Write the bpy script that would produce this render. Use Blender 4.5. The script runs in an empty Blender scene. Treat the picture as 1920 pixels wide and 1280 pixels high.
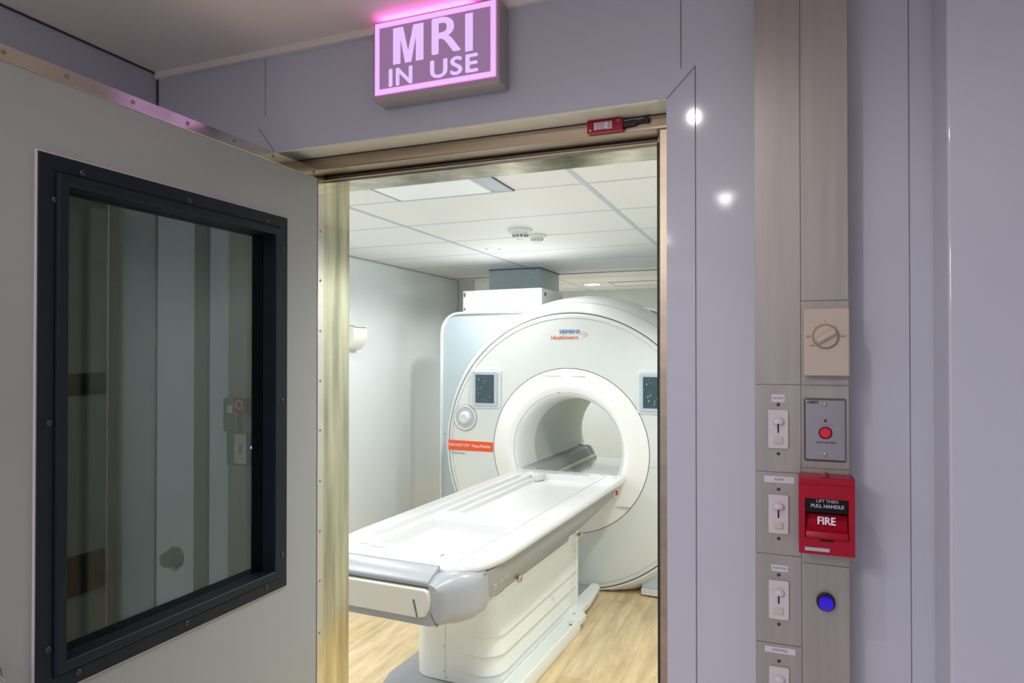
import bpy, bmesh, math, random
from mathutils import Vector, Matrix
random.seed(4)
C = bpy.context.scene.collection
PI = math.pi
R = math.radians

# ------------------------------------------------------------------ camera
EYE = 1.62
cd = bpy.data.cameras.new('camera'); cam = bpy.data.objects.new('camera', cd); C.objects.link(cam)
cd.sensor_width = 36; cd.lens = 24; cd.shift_y = 12 / 1920; cd.clip_start = .02
cam.location = (0, 0, EYE); cam.rotation_euler = (R(90.5), 0, R(21.7))
bpy.context.scene.camera = cam

# ------------------------------------------------------------------ world, exposure
w = bpy.data.worlds.new('world'); bpy.context.scene.world = w; w.use_nodes = True
w.node_tree.nodes['Background'].inputs[0].default_value = (.02, .02, .02, 1)
vs = bpy.context.scene.view_settings
vs.view_transform = 'Standard'; vs.look = 'None'; vs.gamma = 1; vs.use_curve_mapping = False; vs.exposure = 0

IC, OC = 2.37, 2.345          # ceiling heights: scanner room, corridor
def area(name, loc, sx, sy, power, col, rot=(0, 0, 0), spread=180):
    l = bpy.data.lights.new(name, 'AREA'); l.shape = 'RECTANGLE'; l.size = sx; l.size_y = sy
    l.energy = power; l.color = col; l.spread = R(spread)
    o = bpy.data.objects.new(name, l); C.objects.link(o); o.location = loc; o.rotation_euler = rot
    return o
def spot(name, loc, power, col, size=140, blend=.8, rad=.035, rot=(0, 0, 0)):
    l = bpy.data.lights.new(name, 'SPOT'); l.energy = power; l.color = col; l.spot_size = R(size); l.spot_blend = blend
    l.shadow_soft_size = rad
    o = bpy.data.objects.new(name, l); C.objects.link(o); o.location = loc; o.rotation_euler = rot
    return o
WARM = (1, .95, .90); COOL = (.95, .98, 1.0)
# scanner room: a ceiling panel, added unseen fill panels, and downlights
area('room_panel_and_fill', (-1.44, 2.0, IC - .03), .5, .5, 6, (.97, 1, .96), spread=125)
area('room_panel_and_fill', (-.3, 2.0, IC - .03), .5, .8, 12, (.97, 1, .96), spread=125)  # added out of view to brighten the room
area('room_panel_and_fill', (-2.55, 2.0, IC - .03), .5, .8, 12, (.97, 1, .98), spread=140)  # added out of view to brighten the left wall
spot('side_downlight', (-.22, 3.25, IC - .025), 60, (.98, 1, .97), 160, .5, .07)
spot('side_downlight', (-2.62, 3.25, IC - .025), 38, (.96, 1, .99), 160, .5, .07)
spot('gantry_downlight', (-1.93, 4.48, IC - .025), 50, (1, .98, .96), 165, .5, .05)
spot('far_downlight', (-1.9, 7.1, IC - .02), 100, (1, .99, .95), 160, .6, .04)
# corridor downlights and added unseen fill
spot('corridor_downlight', (-.245, .52, OC - .02), 6.0, (1, .95, .93), 165, .5, .009)
spot('corridor_downlight', (-.245, -.65, OC - .02), 9, (1, .95, .93), 165, .5, .025)
spot('corridor_downlight', (-1.28, .30, OC - .02), 3.5, (1, .97, .93), 165, .5, .02)  # added out of view to light the wall behind the leaf
area('corridor_fill_light', (-.93, -1.2, OC - .02), .55, 1.2, 40, (1, .97, 1))  # added soft fill behind the camera, no real fixture

# ------------------------------------------------------------------ materials
def mat(name, col, rough=.5, metal=0, emit=None, es=1, coat=0, noise=None, bump=0, bscale=40, trans=None, spec=.5):
    m = bpy.data.materials.new(name); m.use_nodes = True; nt = m.node_tree
    b = nt.nodes['Principled BSDF']
    b.inputs['Base Color'].default_value = (*col, 1); b.inputs['Roughness'].default_value = rough
    b.inputs['Metallic'].default_value = metal; b.inputs['Coat Weight'].default_value = coat
    b.inputs['Coat Roughness'].default_value = .06
    b.inputs['Specular IOR Level'].default_value = spec
    if emit:
        b.inputs['Emission Color'].default_value = (*emit, 1); b.inputs['Emission Strength'].default_value = es
    tc = nt.nodes.new('ShaderNodeTexCoord')
    if noise:   # (amount, scale xyz)
        mp = nt.nodes.new('ShaderNodeMapping'); mp.inputs['Scale'].default_value = noise[1]
        nt.links.new(tc.outputs['Object'], mp.inputs[0])
        n = nt.nodes.new('ShaderNodeTexNoise'); n.inputs['Scale'].default_value = 1; n.inputs['Detail'].default_value = 4
        nt.links.new(mp.outputs[0], n.inputs['Vector'])
        rp = nt.nodes.new('ShaderNodeValToRGB'); a = noise[0]
        rp.color_ramp.elements[0].position = .3; rp.color_ramp.elements[1].position = .7
        rp.color_ramp.elements[0].color = (*[c * (1 - a) for c in col], 1)
        rp.color_ramp.elements[1].color = (*[min(1, c * (1 + a)) for c in col], 1)
        nt.links.new(n.outputs[0], rp.inputs[0]); nt.links.new(rp.outputs[0], b.inputs['Base Color'])
        mr = nt.nodes.new('ShaderNodeMapRange'); mr.inputs[3].default_value = rough * .8; mr.inputs[4].default_value = rough * 1.2
        nt.links.new(n.outputs[0], mr.inputs[0]); nt.links.new(mr.outputs[0], b.inputs['Roughness'])
    if bump:
        n2 = nt.nodes.new('ShaderNodeTexNoise'); n2.inputs['Scale'].default_value = bscale
        nt.links.new(tc.outputs['Object'], n2.inputs['Vector'])
        bp = nt.nodes.new('ShaderNodeBump'); bp.inputs['Strength'].default_value = bump; bp.inputs['Distance'].default_value = .002
        nt.links.new(n2.outputs[0], bp.inputs['Height']); nt.links.new(bp.outputs[0], b.inputs['Normal'])
    return m

def wood_floor():
    m = bpy.data.materials.new('oak_plank_floor'); m.use_nodes = True; nt = m.node_tree; b = nt.nodes['Principled BSDF']
    tc = nt.nodes.new('ShaderNodeTexCoord')
    mp = nt.nodes.new('ShaderNodeMapping'); mp.inputs['Rotation'].default_value = (0, 0, R(90)); nt.links.new(tc.outputs['Object'], mp.inputs[0])
    br = nt.nodes.new('ShaderNodeTexBrick'); br.inputs['Scale'].default_value = 1; br.offset = .37
    br.inputs['Brick Width'].default_value = 1.1; br.inputs['Row Height'].default_value = .15; br.inputs['Mortar Size'].default_value = .0006
    br.inputs['Color1'].default_value = (.80, .62, .36, 1); br.inputs['Color2'].default_value = (.90, .74, .48, 1); br.inputs['Mortar'].default_value = (.42, .27, .13, 1)
    nt.links.new(mp.outputs[0], br.inputs['Vector'])
    mp2 = nt.nodes.new('ShaderNodeMapping'); mp2.inputs['Scale'].default_value = (16, 2.2, 1); nt.links.new(tc.outputs['Object'], mp2.inputs[0])
    n = nt.nodes.new('ShaderNodeTexNoise'); n.inputs['Scale'].default_value = 1; n.inputs['Detail'].default_value = 8; n.inputs['Roughness'].default_value = .65
    nt.links.new(mp2.outputs[0], n.inputs['Vector'])
    rp = nt.nodes.new('ShaderNodeValToRGB'); rp.color_ramp.elements[0].position = .3; rp.color_ramp.elements[1].position = .68
    rp.color_ramp.elements[0].color = (.66, .62, .55, 1); rp.color_ramp.elements[1].color = (1.1, 1.08, 1.04, 1)
    nt.links.new(n.outputs[0], rp.inputs[0])
    mx = nt.nodes.new('ShaderNodeMix'); mx.data_type = 'RGBA'; mx.blend_type = 'MULTIPLY'; mx.inputs[0].default_value = 1
    nt.links.new(br.outputs[0], mx.inputs[6]); nt.links.new(rp.outputs[0], mx.inputs[7]); nt.links.new(mx.outputs[2], b.inputs['Base Color'])
    b.inputs['Roughness'].default_value = .38
    return m

def glass_mat():
    m = bpy.data.materials.new('tinted_glass'); m.use_nodes = True; nt = m.node_tree; nt.nodes.clear()
    o = nt.nodes.new('ShaderNodeOutputMaterial'); t = nt.nodes.new('ShaderNodeBsdfTransparent'); t.inputs[0].default_value = (.58, .64, .595, 1)
    g = nt.nodes.new('ShaderNodeBsdfGlossy'); g.inputs['Roughness'].default_value = .03; g.inputs[0].default_value = (.9, .95, .93, 1)
    lw = nt.nodes.new('ShaderNodeLayerWeight'); lw.inputs[0].default_value = .5
    pw = nt.nodes.new('ShaderNodeMath'); pw.operation = 'POWER'; pw.inputs[1].default_value = 4; nt.links.new(lw.outputs['Facing'], pw.inputs[0])
    f = nt.nodes.new('ShaderNodeMath'); f.operation = 'MULTIPLY_ADD'; f.inputs[1].default_value = .6; f.inputs[2].default_value = .04
    nt.links.new(pw.outputs[0], f.inputs[0])
    mx = nt.nodes.new('ShaderNodeMixShader')
    nt.links.new(f.outputs[0], mx.inputs[0]); nt.links.new(t.outputs[0], mx.inputs[1]); nt.links.new(g.outputs[0], mx.inputs[2]); nt.links.new(mx.outputs[0], o.inputs[0])
    return m

M = dict(
    lav=mat('lavender_laminate', (.535, .545, .62), .07, noise=(.02, (1.5, 1.5, .8))),
    ceil=mat('corridor_ceiling_board', (.84, .76, .70), .6, bump=.15, bscale=300),
    gap=mat('dark_gap', (.05, .055, .05), .6),
    seam=mat('panel_joint', (.16, .16, .18), .6),
    leaf=mat('door_laminate', (.35, .355, .345), .32, noise=(.02, (2, 2, 2))),
    steel=mat('brushed_steel', (.56, .51, .44), .30, 1, noise=(.10, (3, 3, 60))),
    jamb=mat('mirror_steel', (.50, .46, .33), .13, 1, noise=(.30, (22, 34, 3.2)), bump=.08, bscale=9),  # coarse mottle puts blurred reflections into the steel colour
    strip=mat('polished_edge_strip', (.60, .55, .48), .15, 1, noise=(.06, (3, 3, 20))),
    steelh=mat('brass_toned_steel', (.42, .34, .25), .33, 1, noise=(.12, (1.5, 30, 30))),
    plate=mat('satin_steel_plate', (.38, .35, .325), .42, .55, noise=(.05, (80, 80, 3))),
    cplate=mat('bevelled_steel_plate', (.40, .38, .40), .28, .9),
    white=mat('white_gloss_soffit', (.78, .77, .66), .22),
    iwall=mat('white_gloss_wall', (.80, .86, .88), .13, noise=(.015, (1, 1, 1)), coat=.3),
    itile=mat('ceiling_tile', (.86, .88, .88), .55, bump=.06, bscale=400),
    itile2=mat('cream_ceiling_board', (.86, .86, .80), .5),
    grid=mat('ceiling_grid_bar', (.52, .58, .68), .4),
    wh=mat('scanner_white', (.74, .785, .775), .17, coat=.4), ring=mat('bore_ring_painted_glow', (.94, .95, .94), .40),  # bore ring whiter than the cover, its glow put into the colour
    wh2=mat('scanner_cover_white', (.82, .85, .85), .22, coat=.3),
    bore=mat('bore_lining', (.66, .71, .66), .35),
    blue=mat('pale_blue_panel', (.50, .60, .66), .35),
    tabw=mat('table_white', (.74, .735, .745), .24, coat=.3),
    grey=mat('table_grey', (.30, .305, .30), .30),
    grey2=mat('light_table_grey', (.36, .375, .40), .28),
    cream=mat('cream_plastic', (.66, .645, .56), .3),
    ped=mat('pedestal_white', (.92, .95, .92), .35),
    line=mat('shadow_line', (.12, .13, .14), .6),
    lline=mat('light_joint', (.42, .43, .44), .5),
    bline=mat('blue_joint', (.16, .20, .27), .4),
    dark=mat('navy_black_anodised', (.005, .010, .017), .5, spec=.25),
    black=mat('black_rubber', (.012, .012, .013), .5),
    screw=mat('screw_metal', (.30, .28, .25), .35, .9),
    dscrew=mat('dark_screw', (.06, .06, .065), .35, .6),
    bead=mat('window_bead', (.55, .48, .50), .35),
    red=mat('red_plastic', (.36, .002, .022), .35, spec=.3),
    dred=mat('deep_red_plastic', (.20, .003, .010), .35),
    rbtn=mat('red_button', (.75, .01, .04), .3),
    beige=mat('beige_plastic', (.50, .42, .35), .4),
    dbeige=mat('beige_groove', (.32, .24, .12), .4),
    swhite=mat('switch_white', (.60, .55, .57), .35),
    ivory=mat('ivory_plastic', (.56, .49, .42), .4),
    paper=mat('label_paper', (.62, .58, .66), .6),
    ink=mat('ink', (.012, .012, .012), .7, spec=.15), ltxt=mat('pale_print', (.42, .42, .52), .6), ink2=mat('faint_ink', (.25, .17, .17), .6),
    wprint=mat('white_print', (.85, .75, .80), .5),
    silv=mat('silver_sticker', (.45, .50, .56), .3, .3),
    bluel=mat('blue_lens', (.01, .005, .35), .15, emit=(.05, .0, .9), es=.35),
    bled=mat('blue_led', (.1, .2, 1), .3, emit=(.15, .3, 1), es=6),
    orange=mat('orange_label', (.92, .10, .012), .35), lorange=mat('orange_print', (.85, .16, .02), .4), lblue=mat('blue_print', (.0, .15, .42), .4),
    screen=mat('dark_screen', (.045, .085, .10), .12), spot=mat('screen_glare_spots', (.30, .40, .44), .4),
    disp=mat('dispenser_white', (.82, .83, .76), .35),
    wood=wood_floor(), cfloor=mat('corridor_vinyl', (.60, .55, .52), .4),
    glass=glass_mat(),
    lamp=mat('lamp_disc', (1, 1, 1), .5, emit=(1, .97, .92), es=14), ilamp=mat('downlight_disc', (1, 1, 1), .5, emit=(1, .99, .95), es=5),
    diff=mat('panel_diffuser', (.80, .84, .88), .4, emit=(.9, .96, 1), es=.14),
    slet=mat('sign_lit_white', (.6, .5, .7), .35, emit=(.62, .42, .92), es=.95),
    sface=mat('sign_lit_purple', (.20, .15, .20), .3, emit=(.33, .18, .36), es=.62),
    sedge=mat('sign_lit_magenta', (.4, .1, .4), .35, emit=(.80, .12, .70), es=1.3),
    sbody=mat('sign_housing', (.42, .38, .36), .4),
    conc=mat('knob_grey', (.10, .11, .11), .3),
)

# ------------------------------------------------------------------ mesh helpers
def link(name, bm, m, parent=None, smooth=False, ang=35, bevel=0, mtx=None):
    me = bpy.data.meshes.new(name)
    bmesh.ops.recalc_face_normals(bm, faces=bm.faces); bm.to_mesh(me); bm.free()
    if mtx is not None: me.transform(mtx)
    for mm in (m if isinstance(m, (list, tuple)) else [m]): me.materials.append(M[mm])
    o = bpy.data.objects.new(name, me); C.objects.link(o)
    if parent is not None: o.parent = parent
    if smooth:
        for p in me.polygons: p.use_smooth = True
        me.set_sharp_from_angle(angle=R(ang))
    if bevel:
        md = o.modifiers.new('bevel', 'BEVEL'); md.width = bevel; md.segments = 3; md.limit_method = 'ANGLE'; md.angle_limit = R(40)
        for p in me.polygons: p.use_smooth = True
        me.set_sharp_from_angle(angle=R(60))
    return o
def B(bm, x0, x1, y0, y1, z0, z1, mi=0):
    v = [bm.verts.new(p) for p in [(x0, y0, z0), (x1, y0, z0), (x1, y1, z0), (x0, y1, z0), (x0, y0, z1), (x1, y0, z1), (x1, y1, z1), (x0, y1, z1)]]
    for f in [(0, 3, 2, 1), (4, 5, 6, 7), (0, 1, 5, 4), (1, 2, 6, 5), (2, 3, 7, 6), (3, 0, 4, 7)]:
        bm.faces.new([v[i] for i in f]).material_index = mi
    return v
def box(name, d, m, parent=None, bevel=0):
    bm = bmesh.new(); B(bm, *d); return link(name, bm, m, parent, bevel=bevel)
def boxes(name, ds, m, parent=None, bevel=0):
    bm = bmesh.new()
    for d in ds: B(bm, *d)
    return link(name, bm, m, parent, bevel=bevel)
AX = {'x': Matrix.Rotation(R(90), 4, 'Y'), '-y': Matrix.Rotation(R(90), 4, 'X'), 'z': Matrix.Identity(4), '-z': Matrix.Rotation(R(180), 4, 'X')}
def lathe(name, prof, m, loc, axis='z', parent=None, n=40, ang=40):
    """prof: (radius, height) along the axis direction"""
    bm = bmesh.new(); rings = []
    for r, h in prof:
        if r < 1e-6: rings.append([bm.verts.new((0, 0, h))])
        else: rings.append([bm.verts.new((r * math.cos(2 * PI * i / n), r * math.sin(2 * PI * i / n), h)) for i in range(n)])
    for a, b in zip(rings, rings[1:]):
        for i in range(n):
            j = (i + 1) % n
            if len(a) == 1 and len(b) > 1: bm.faces.new((a[0], b[i], b[j]))
            elif len(b) == 1 and len(a) > 1: bm.faces.new((a[i], a[j], b[0]))
            elif len(a) > 1: bm.faces.new((a[i], a[j], b[j], b[i]))
    return link(name, bm, m, parent, smooth=True, ang=ang, mtx=Matrix.Translation(loc) @ AX[axis])
def disc_prof(r, h, b=.001): return [(0, 0), (r, 0), (r, h - b), (r - b, h), (0, h)]
def prism(name, pts, lo, hi, m, plane='xz', parent=None, bevel=0, smooth=False):
    """pts polygon in plane, extruded along the remaining axis lo..hi"""
    def mk(a, b, c): return {'xz': (a, c, b), 'xy': (a, b, c), 'yz': (c, a, b)}[plane]
    bm = bmesh.new()
    A_ = [bm.verts.new(mk(a, b, lo)) for a, b in pts]; B_ = [bm.verts.new(mk(a, b, hi)) for a, b in pts]
    bm.faces.new(A_[::-1]); bm.faces.new(B_)
    for i in range(len(pts)): j = (i + 1) % len(pts); bm.faces.new((A_[i], A_[j], B_[j], B_[i]))
    return link(name, bm, m, parent, bevel=bevel, smooth=smooth)
def rrect(x0, x1, y0, y1, r, n=6):
    out = []
    for cx, cy, a0 in [(x1 - r, y0 + r, -90), (x1 - r, y1 - r, 0), (x0 + r, y1 - r, 90), (x0 + r, y0 + r, 180)]:
        for i in range(n + 1):
            a = R(a0 + 90 * i / n); out.append((cx + r * math.cos(a), cy + r * math.sin(a)))
    return out
def loft(bm, rings, closed=True, cap=True, mi=0):
    vr = [[bm.verts.new(p) for p in r] for r in rings]
    n = len(vr[0])
    for a, b in zip(vr, vr[1:]):
        for i in range(n if closed else n - 1):
            j = (i + 1) % n; bm.faces.new((a[i], a[j], b[j], b[i])).material_index = mi
    if cap: bm.faces.new(vr[0][::-1]).material_index = mi; bm.faces.new(vr[-1]).material_index = mi
def tube(name, pts, r, m, parent=None, n=10):
    bm = bmesh.new(); rings = []; up0 = Vector((0, 0, 1))
    P_ = [Vector(p) for p in pts]
    for i, p in enumerate(P_):
        d = (P_[min(i + 1, len(P_) - 1)] - P_[max(i - 1, 0)]).normalized()
        u = up0 if abs(d.z) < .9 else Vector((0, 1, 0)); s = d.cross(u).normalized(); t = s.cross(d)
        rings.append([p + (s * math.cos(2 * PI * k / n) + t * math.sin(2 * PI * k / n)) * r for k in range(n)])
    loft(bm, rings); return link(name, bm, m, parent, smooth=True)
def text(name, s, size, m, loc, parent=None, rot=(R(90), 0, 0), ext=.0003, bold=.0, sx=1, space=1, align='CENTER'):
    cu = bpy.data.curves.new('t', 'FONT'); cu.body = s; cu.size = size; cu.extrude = ext
    cu.align_x = align; cu.align_y = 'CENTER'; cu.space_character = space; cu.resolution_u = 4
    to = bpy.data.objects.new('t', cu); C.objects.link(to)
    bpy.context.view_layer.update()
    src = bpy.data.meshes.new_from_object(to.evaluated_get(bpy.context.evaluated_depsgraph_get()))
    bpy.data.objects.remove(to)
    from mathutils import Euler
    bm = bmesh.new()
    for k, (dx, dy) in enumerate([(0, 0)] if not bold else [(-bold, 0), (bold, 0), (0, bold * .7), (0, -bold * .7)]):
        n0 = len(bm.verts); bm.from_mesh(src)
        bmesh.ops.translate(bm, vec=(dx, dy, k * 2e-5), verts=list(bm.verts)[n0:])
    me = bpy.data.meshes.new(name); bm.to_mesh(me); bm.free(); bpy.data.meshes.remove(src)
    me.transform(Matrix.Translation(loc) @ Euler(rot).to_matrix().to_4x4() @ Matrix.Diagonal((sx, 1, 1, 1)))
    me.materials.clear(); me.materials.append(M[m])
    o = bpy.data.objects.new(name, me); C.objects.link(o)
    if parent is not None: o.parent = parent
    return o
def thing(name, label, cat, loc=(0, 0, 0), rz=0, group=None):
    o = bpy.data.objects.new(name, None); C.objects.link(o); o.location = loc; o.rotation_euler = (0, 0, rz)
    o['label'] = label; o['category'] = cat
    if group: o['group'] = group
    return o
def tag(o, label, cat, group=None):
    o['label'] = label; o['category'] = cat
    if group: o['group'] = group
    return o
def st(o, label=None):
    o['kind'] = 'structure'
    if label: o['label'] = label
    return o
def sempty(name, label=None):
    o = bpy.data.objects.new(name, None); C.objects.link(o); return st(o, label)

# ================================================================== CORRIDOR SHELL
WY = 1.30
OX0, OX1, OZ = -1.125, -.204, 2.10
st(boxes('wall_front', [(-1.507, OX0, WY, 1.54, 0, 2.45), (OX1, 1.25, WY, 1.54, 0, 2.45), (OX0, OX1, WY, 1.54, OZ, 2.45),
                        (-3.2, -1.507, 1.40, 1.54, 0, 2.45)], 'lav'), 'lavender laminate wall around the scanner room doorway')
wf = bpy.data.objects['wall_front']
st(box('wall_left', (-1.60, -1.507, -2.4, 1.40, 0, 2.45), 'lav'), 'lavender corridor wall left of the open door')
st(box('wall_right', (1.15, 1.25, -2.4, 1.30, 0, 2.45), 'lav'))
st(box('wall_back', (-1.6, 1.25, -2.5, -2.4, 0, 2.45), 'lav'))
st(box('floor', (-1.6, 1.25, -2.5, 1.54, -.05, 0), 'cfloor'), 'dull brown corridor floor')
co = st(box('ceiling', (-1.507, 1.15, -2.4, WY, OC, OC + .08), 'ceil'), 'pinkish grey corridor ceiling')
# ceiling edge trims and dark shadow gaps
st(boxes('trim_1', [(-1.504, 1.15, WY - .012, WY - .0005, OC - .016, OC)], 'ceil'), 'thin trim where the ceiling meets the doorway wall')
st(boxes('trim_2', [(-1.5065, -1.5025, -2.4, WY, OC - .004, OC), (-1.5065, -1.503, WY - .004, WY - .0005, 0, OC)], 'gap'), 'dark joint in the corridor corner')
# header soffit lining (white gloss return) + mitred casing joints
st(box('trim_3', (OX0, OX1, WY + .0005, 1.368, OZ - .0015, OZ), 'white'), 'cream white gloss return above the doorway')
def seg(bm, a, b, wd, y=WY, t=.0008):
    a = Vector(a); b = Vector(b); d = (b - a).normalized(); n = Vector((-d.y, d.x)) * wd / 2
    ring = lambda yy: [(q.x, yy, q.y) for q in (a - n, b - n, b + n, a + n)]
    loft(bm, [ring(y - t), ring(y + t)])
bm = bmesh.new()
CX0, CX1, CZ = -1.1745, -.151, 2.154
for a, b, wd in [((-1.155, 2.19), (-1.155, OC), .0009), ((-.177, CZ), (-.177, OC), .0016), ((CX1, CZ), (OX1, OZ), .0014), ((CX0, CZ + .008), (OX0, OZ), .0014),
                 ((CX1, 0), (CX1, CZ), .0018), ((CX1, CZ), (CX1, CZ + .001), .0015)]:
    seg(bm, a, b, wd)
st(link('trim_4', bm, 'seam'), 'fine dark joints between the laminate wall panels')
# bright rounded lower edge of the header panel
st(box('trim_6', (OX0 + .04, OX1 - .012, WY - .0025, WY + .004, OZ - .0035, OZ + .0015), 'white', bevel=.0015), 'rounded glossy lower edge of the header panel')

# ---- stainless RF door frame (one structural thing)
fr = sempty('trim_7', 'brushed stainless steel frame lining the scanner room doorway')
boxes('frame_flange', [(OX0, OX1, 1.372, 1.425, 2.069, OZ - .0015), (-.230, OX1, 1.372, 1.54, 0, 2.069)], 'steelh', fr, bevel=.002)
boxes('frame_stop', [(-1.083, -.2425, 1.4375, 1.54, 2.057, 2.09), (-.2425, -.228, 1.43, 1.54, 0, 2.06)], 'steel', fr)
box('jamb_lining', (-1.122, -1.083, 1.4175, 1.54, 0, 2.09), 'jamb', fr)
boxes('head_lining', [(-1.083, -.2425, 1.442, 1.54, 2.0555, 2.057)], 'jamb', fr)
boxes('contact_strip', [(-1.083, -.2425, 1.4255, 1.4365, 2.0585, 2.0605), (-1.083, -.2425, 1.4255, 1.4365, 2.063, 2.065)], 'steelh', fr)
boxes('gasket', [(-1.10, -.2425, 1.4265, 1.436, 2.066, 2.085), (-.2425, -.2385, 1.4205, 1.43, 0, 2.057)], 'black', fr)

# ---- right hand recess: steel pilaster and boxed out wall to the right
st(box('trim_8', (-.046, .0995, 1.2425, WY, 0, OC), 'plate'), 'steel clad pilaster carrying the switches')
st(box('wall_side', (.229, 1.15, 1.190, WY, 0, OC), 'lav', bevel=.004), 'boxed out lavender wall panel at the right edge')
bm = bmesh.new()
seg(bm, (.195, 0), (.195, OC), .0012)
st(link('trim_9', bm, 'seam'))

# ================================================================== DOOR LEAF (opened 90 degrees)
LX = -1.061
LT = .046
door = sempty('door_1', 'open grey laminate door with a dark framed viewing window')
LY0, LY1, LZ0, LZ1 = .47, 1.398, .02, 2.072
HY0, HY1, HZ0, HZ1 = .728, 1.222, 1.125, 1.895
boxes('door_panel', [(LX - LT, LX, LY0, HY0, LZ0, LZ1), (LX - LT, LX, HY1, LY1, LZ0, LZ1), (LX - LT, LX, HY0, HY1, LZ0, HZ0), (LX - LT, LX, HY0, HY1, HZ1, LZ1)], 'leaf', door)
box('edge_strip', (LX, LX + .0022, LY0, LY1, 2.049, 2.0725), 'strip', door, bevel=.0006)
box('edge_strip', (LX, LX + .0020, 1.376, LY1 + .001, LZ0, 2.049), 'strip', door, bevel=.0006)
box('edge_strip', (LX, LX + .0022, LY0, LY0 + .02, LZ0, 2.049), 'strip', door, bevel=.0006)
for y in (.53, .649, .744, .863, .981, 1.1, 1.217, 1.31, 1.359):
    lathe('screw', disc_prof(.0042, .0012, .0006), 'screw', (LX + .0022, y, 2.061), 'x', door, 14)
for z in (1.922, 1.80, 1.676, 1.553, 1.432, 1.308, 1.185, 1.064, .937, .81, .69, .57, .45, .33, .2, .08):
    lathe('screw', disc_prof(.0032, .0010, .0005), 'screw', (LX + .0020, 1.386, z), 'x', door, 12)
def frame_loft(name, y0, y1, z0, z1, prof, m, parent, sgn=1, X0=LX):
    """mitred rectangular frame in the plane X=X0; prof = (inset, height)"""
    bm = bmesh.new(); rings = []
    for ins, h in prof:
        rings.append([(X0 + sgn * h, y0 + ins, z0 + ins), (X0 + sgn * h, y1 - ins, z0 + ins), (X0 + sgn * h, y1 - ins, z1 - ins), (X0 + sgn * h, y0 + ins, z1 - ins)])
    vr = [[bm.verts.new(p) for p in r] for r in rings]
    for a, b in zip(vr, vr[1:]):
        for i in range(4):
            j = (i + 1) % 4; bm.faces.new((a[i], a[j], b[j], b[i]))
    return link(name, bm, m, parent)
WY0, WY1, WZ0, WZ1 = .699, 1.2615, 1.092, 1.9305
frame_loft('window_bead', WY0 - .003, WY1 + .003, WZ0 - .003, WZ1 + .003, [(0, 0), (0, .0022), (.0015, .003), (.005, .003), (.005, 0)], 'bead', door)
wfm = frame_loft('window_frame', WY0, WY1, WZ0, WZ1, [(0, 0), (0, .005), (.0008, .0058), (.024, .0058), (.0248, .0045), (.026, .0045), (.0268, .009), (.030, .0115), (.043, .0115), (.0446, .010), (.0455, -.024), (.029, -.024), (.029, -.002)], 'dark', door)
frame_loft('window_frame', WY0, WY1, WZ0, WZ1, [(0, 0), (0, .005), (.030, .0058), (.0446, .010), (.0455, -.018), (.029, -.018)], 'dark', door, -1, LX - LT)
gl = box('window_pane', (LX - .030, LX - .024, HY0 + .0005, HY1 - .0005, HZ0 + .0005, HZ1 - .0005), 'glass', door)
for y, z in [(.723, 1.86), (.768, 1.913), (.982, 1.913), (1.194, 1.913), (1.245, 1.858), (1.245, 1.514), (1.245, 1.166), (.717, 1.513), (.717, 1.164), (.766, 1.109), (.98, 1.109), (1.195, 1.109)]:
    s = lathe('screw', [(0, 0), (.0048, 0), (.0048, .001), (.0036, .0022), (.0018, .0024), (.0016, .0012), (0, .0012)], 'dscrew', (LX + .0058, y, z), 'x', wfm, 16)
# pull handle, just inside the lower left corner of the picture
h = tube('door_handle', [(LX, .615, 1.19), (LX + .03, .615, 1.19), (LX + .045, .617, 1.180), (LX + .05, .618, 1.165), (LX + .05, .618, 1.06), (LX + .045, .617, 1.045), (LX + .03, .615, 1.035), (LX, .615, 1.035)], .008, 'steel', door, 14)
h['label'] = 'tubular metal pull handle'
# hinges on the back of the leaf
for z in (.35, 1.2, 1.9):
    lathe('hinge', disc_prof(.009, .09), 'steel', (LX - .030, 1.408, z), 'z', door, 16)

# ---- things on the narrow wall left of the doorway, seen through the pane
st(box('trim_10', (-1.365, -1.326, 1.288, WY, 0, 2.08), 'conc'), 'dark vertical strip seen through the door pane')
st(box('trim_11', (-1.252, -1.178, 1.285, WY, 0, 2.08), 'plate'), 'steel strip behind the open door')
t = thing('door_monitor', 'small grey box with red square sticker seen through the door pane', 'control box', (-1.215, 1.285, 1.475))
box('housing', (-.034, .008, -.020, 0, -.04, .04), 'cplate', t, bevel=.003)
box('sticker', (.000, .034, -.0215, -.0202, .008, .042), 'red', t)
lathe('ring_mark', [(.009, 0), (.009, .0005), (.0105, .0005), (.0105, 0)], 'wprint', (.017, -.0215, .025), '-y', t, 24)
box('latch', (-.018, -.002, -.024, -.020, .005, .022), 'swhite', t, bevel=.001)
t = thing('wall_switch', 'white toggle switch beside a blue light seen through the door pane', 'switch', (-1.204, 1.285, 1.392))
box('back_plate', (-.047, .048, -.006, 0, -.040, .043), 'cplate', t, bevel=.001)
box('cover_plate', (-.019, .018, -.012, -.006, -.034, .036), 'ivory', t, bevel=.002)
box('toggle', (-.004, .004, -.022, -.012, -.004, .014), 'swhite', t, bevel=.001)
boxes('toggle_slot', [(-.006, .006, -.0125, -.0118, -.012, .016)], 'lline', t)
lathe('indicator_light', disc_prof(.0032, .003), 'bled', (.031, -.006, .006), '-y', t, 16)
t = thing('wall_bumper', 'round dark grey wall knob seen through the lower door pane', 'bumper', (-1.435, WY, 1.105))
lathe('knob', [(0, 0), (.026, 0), (.027, .006), (.022, .012), (.020, .03), (.017, .036), (0, .038)], 'conc', (0, 0, 0), '-y', t, 32)
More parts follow.
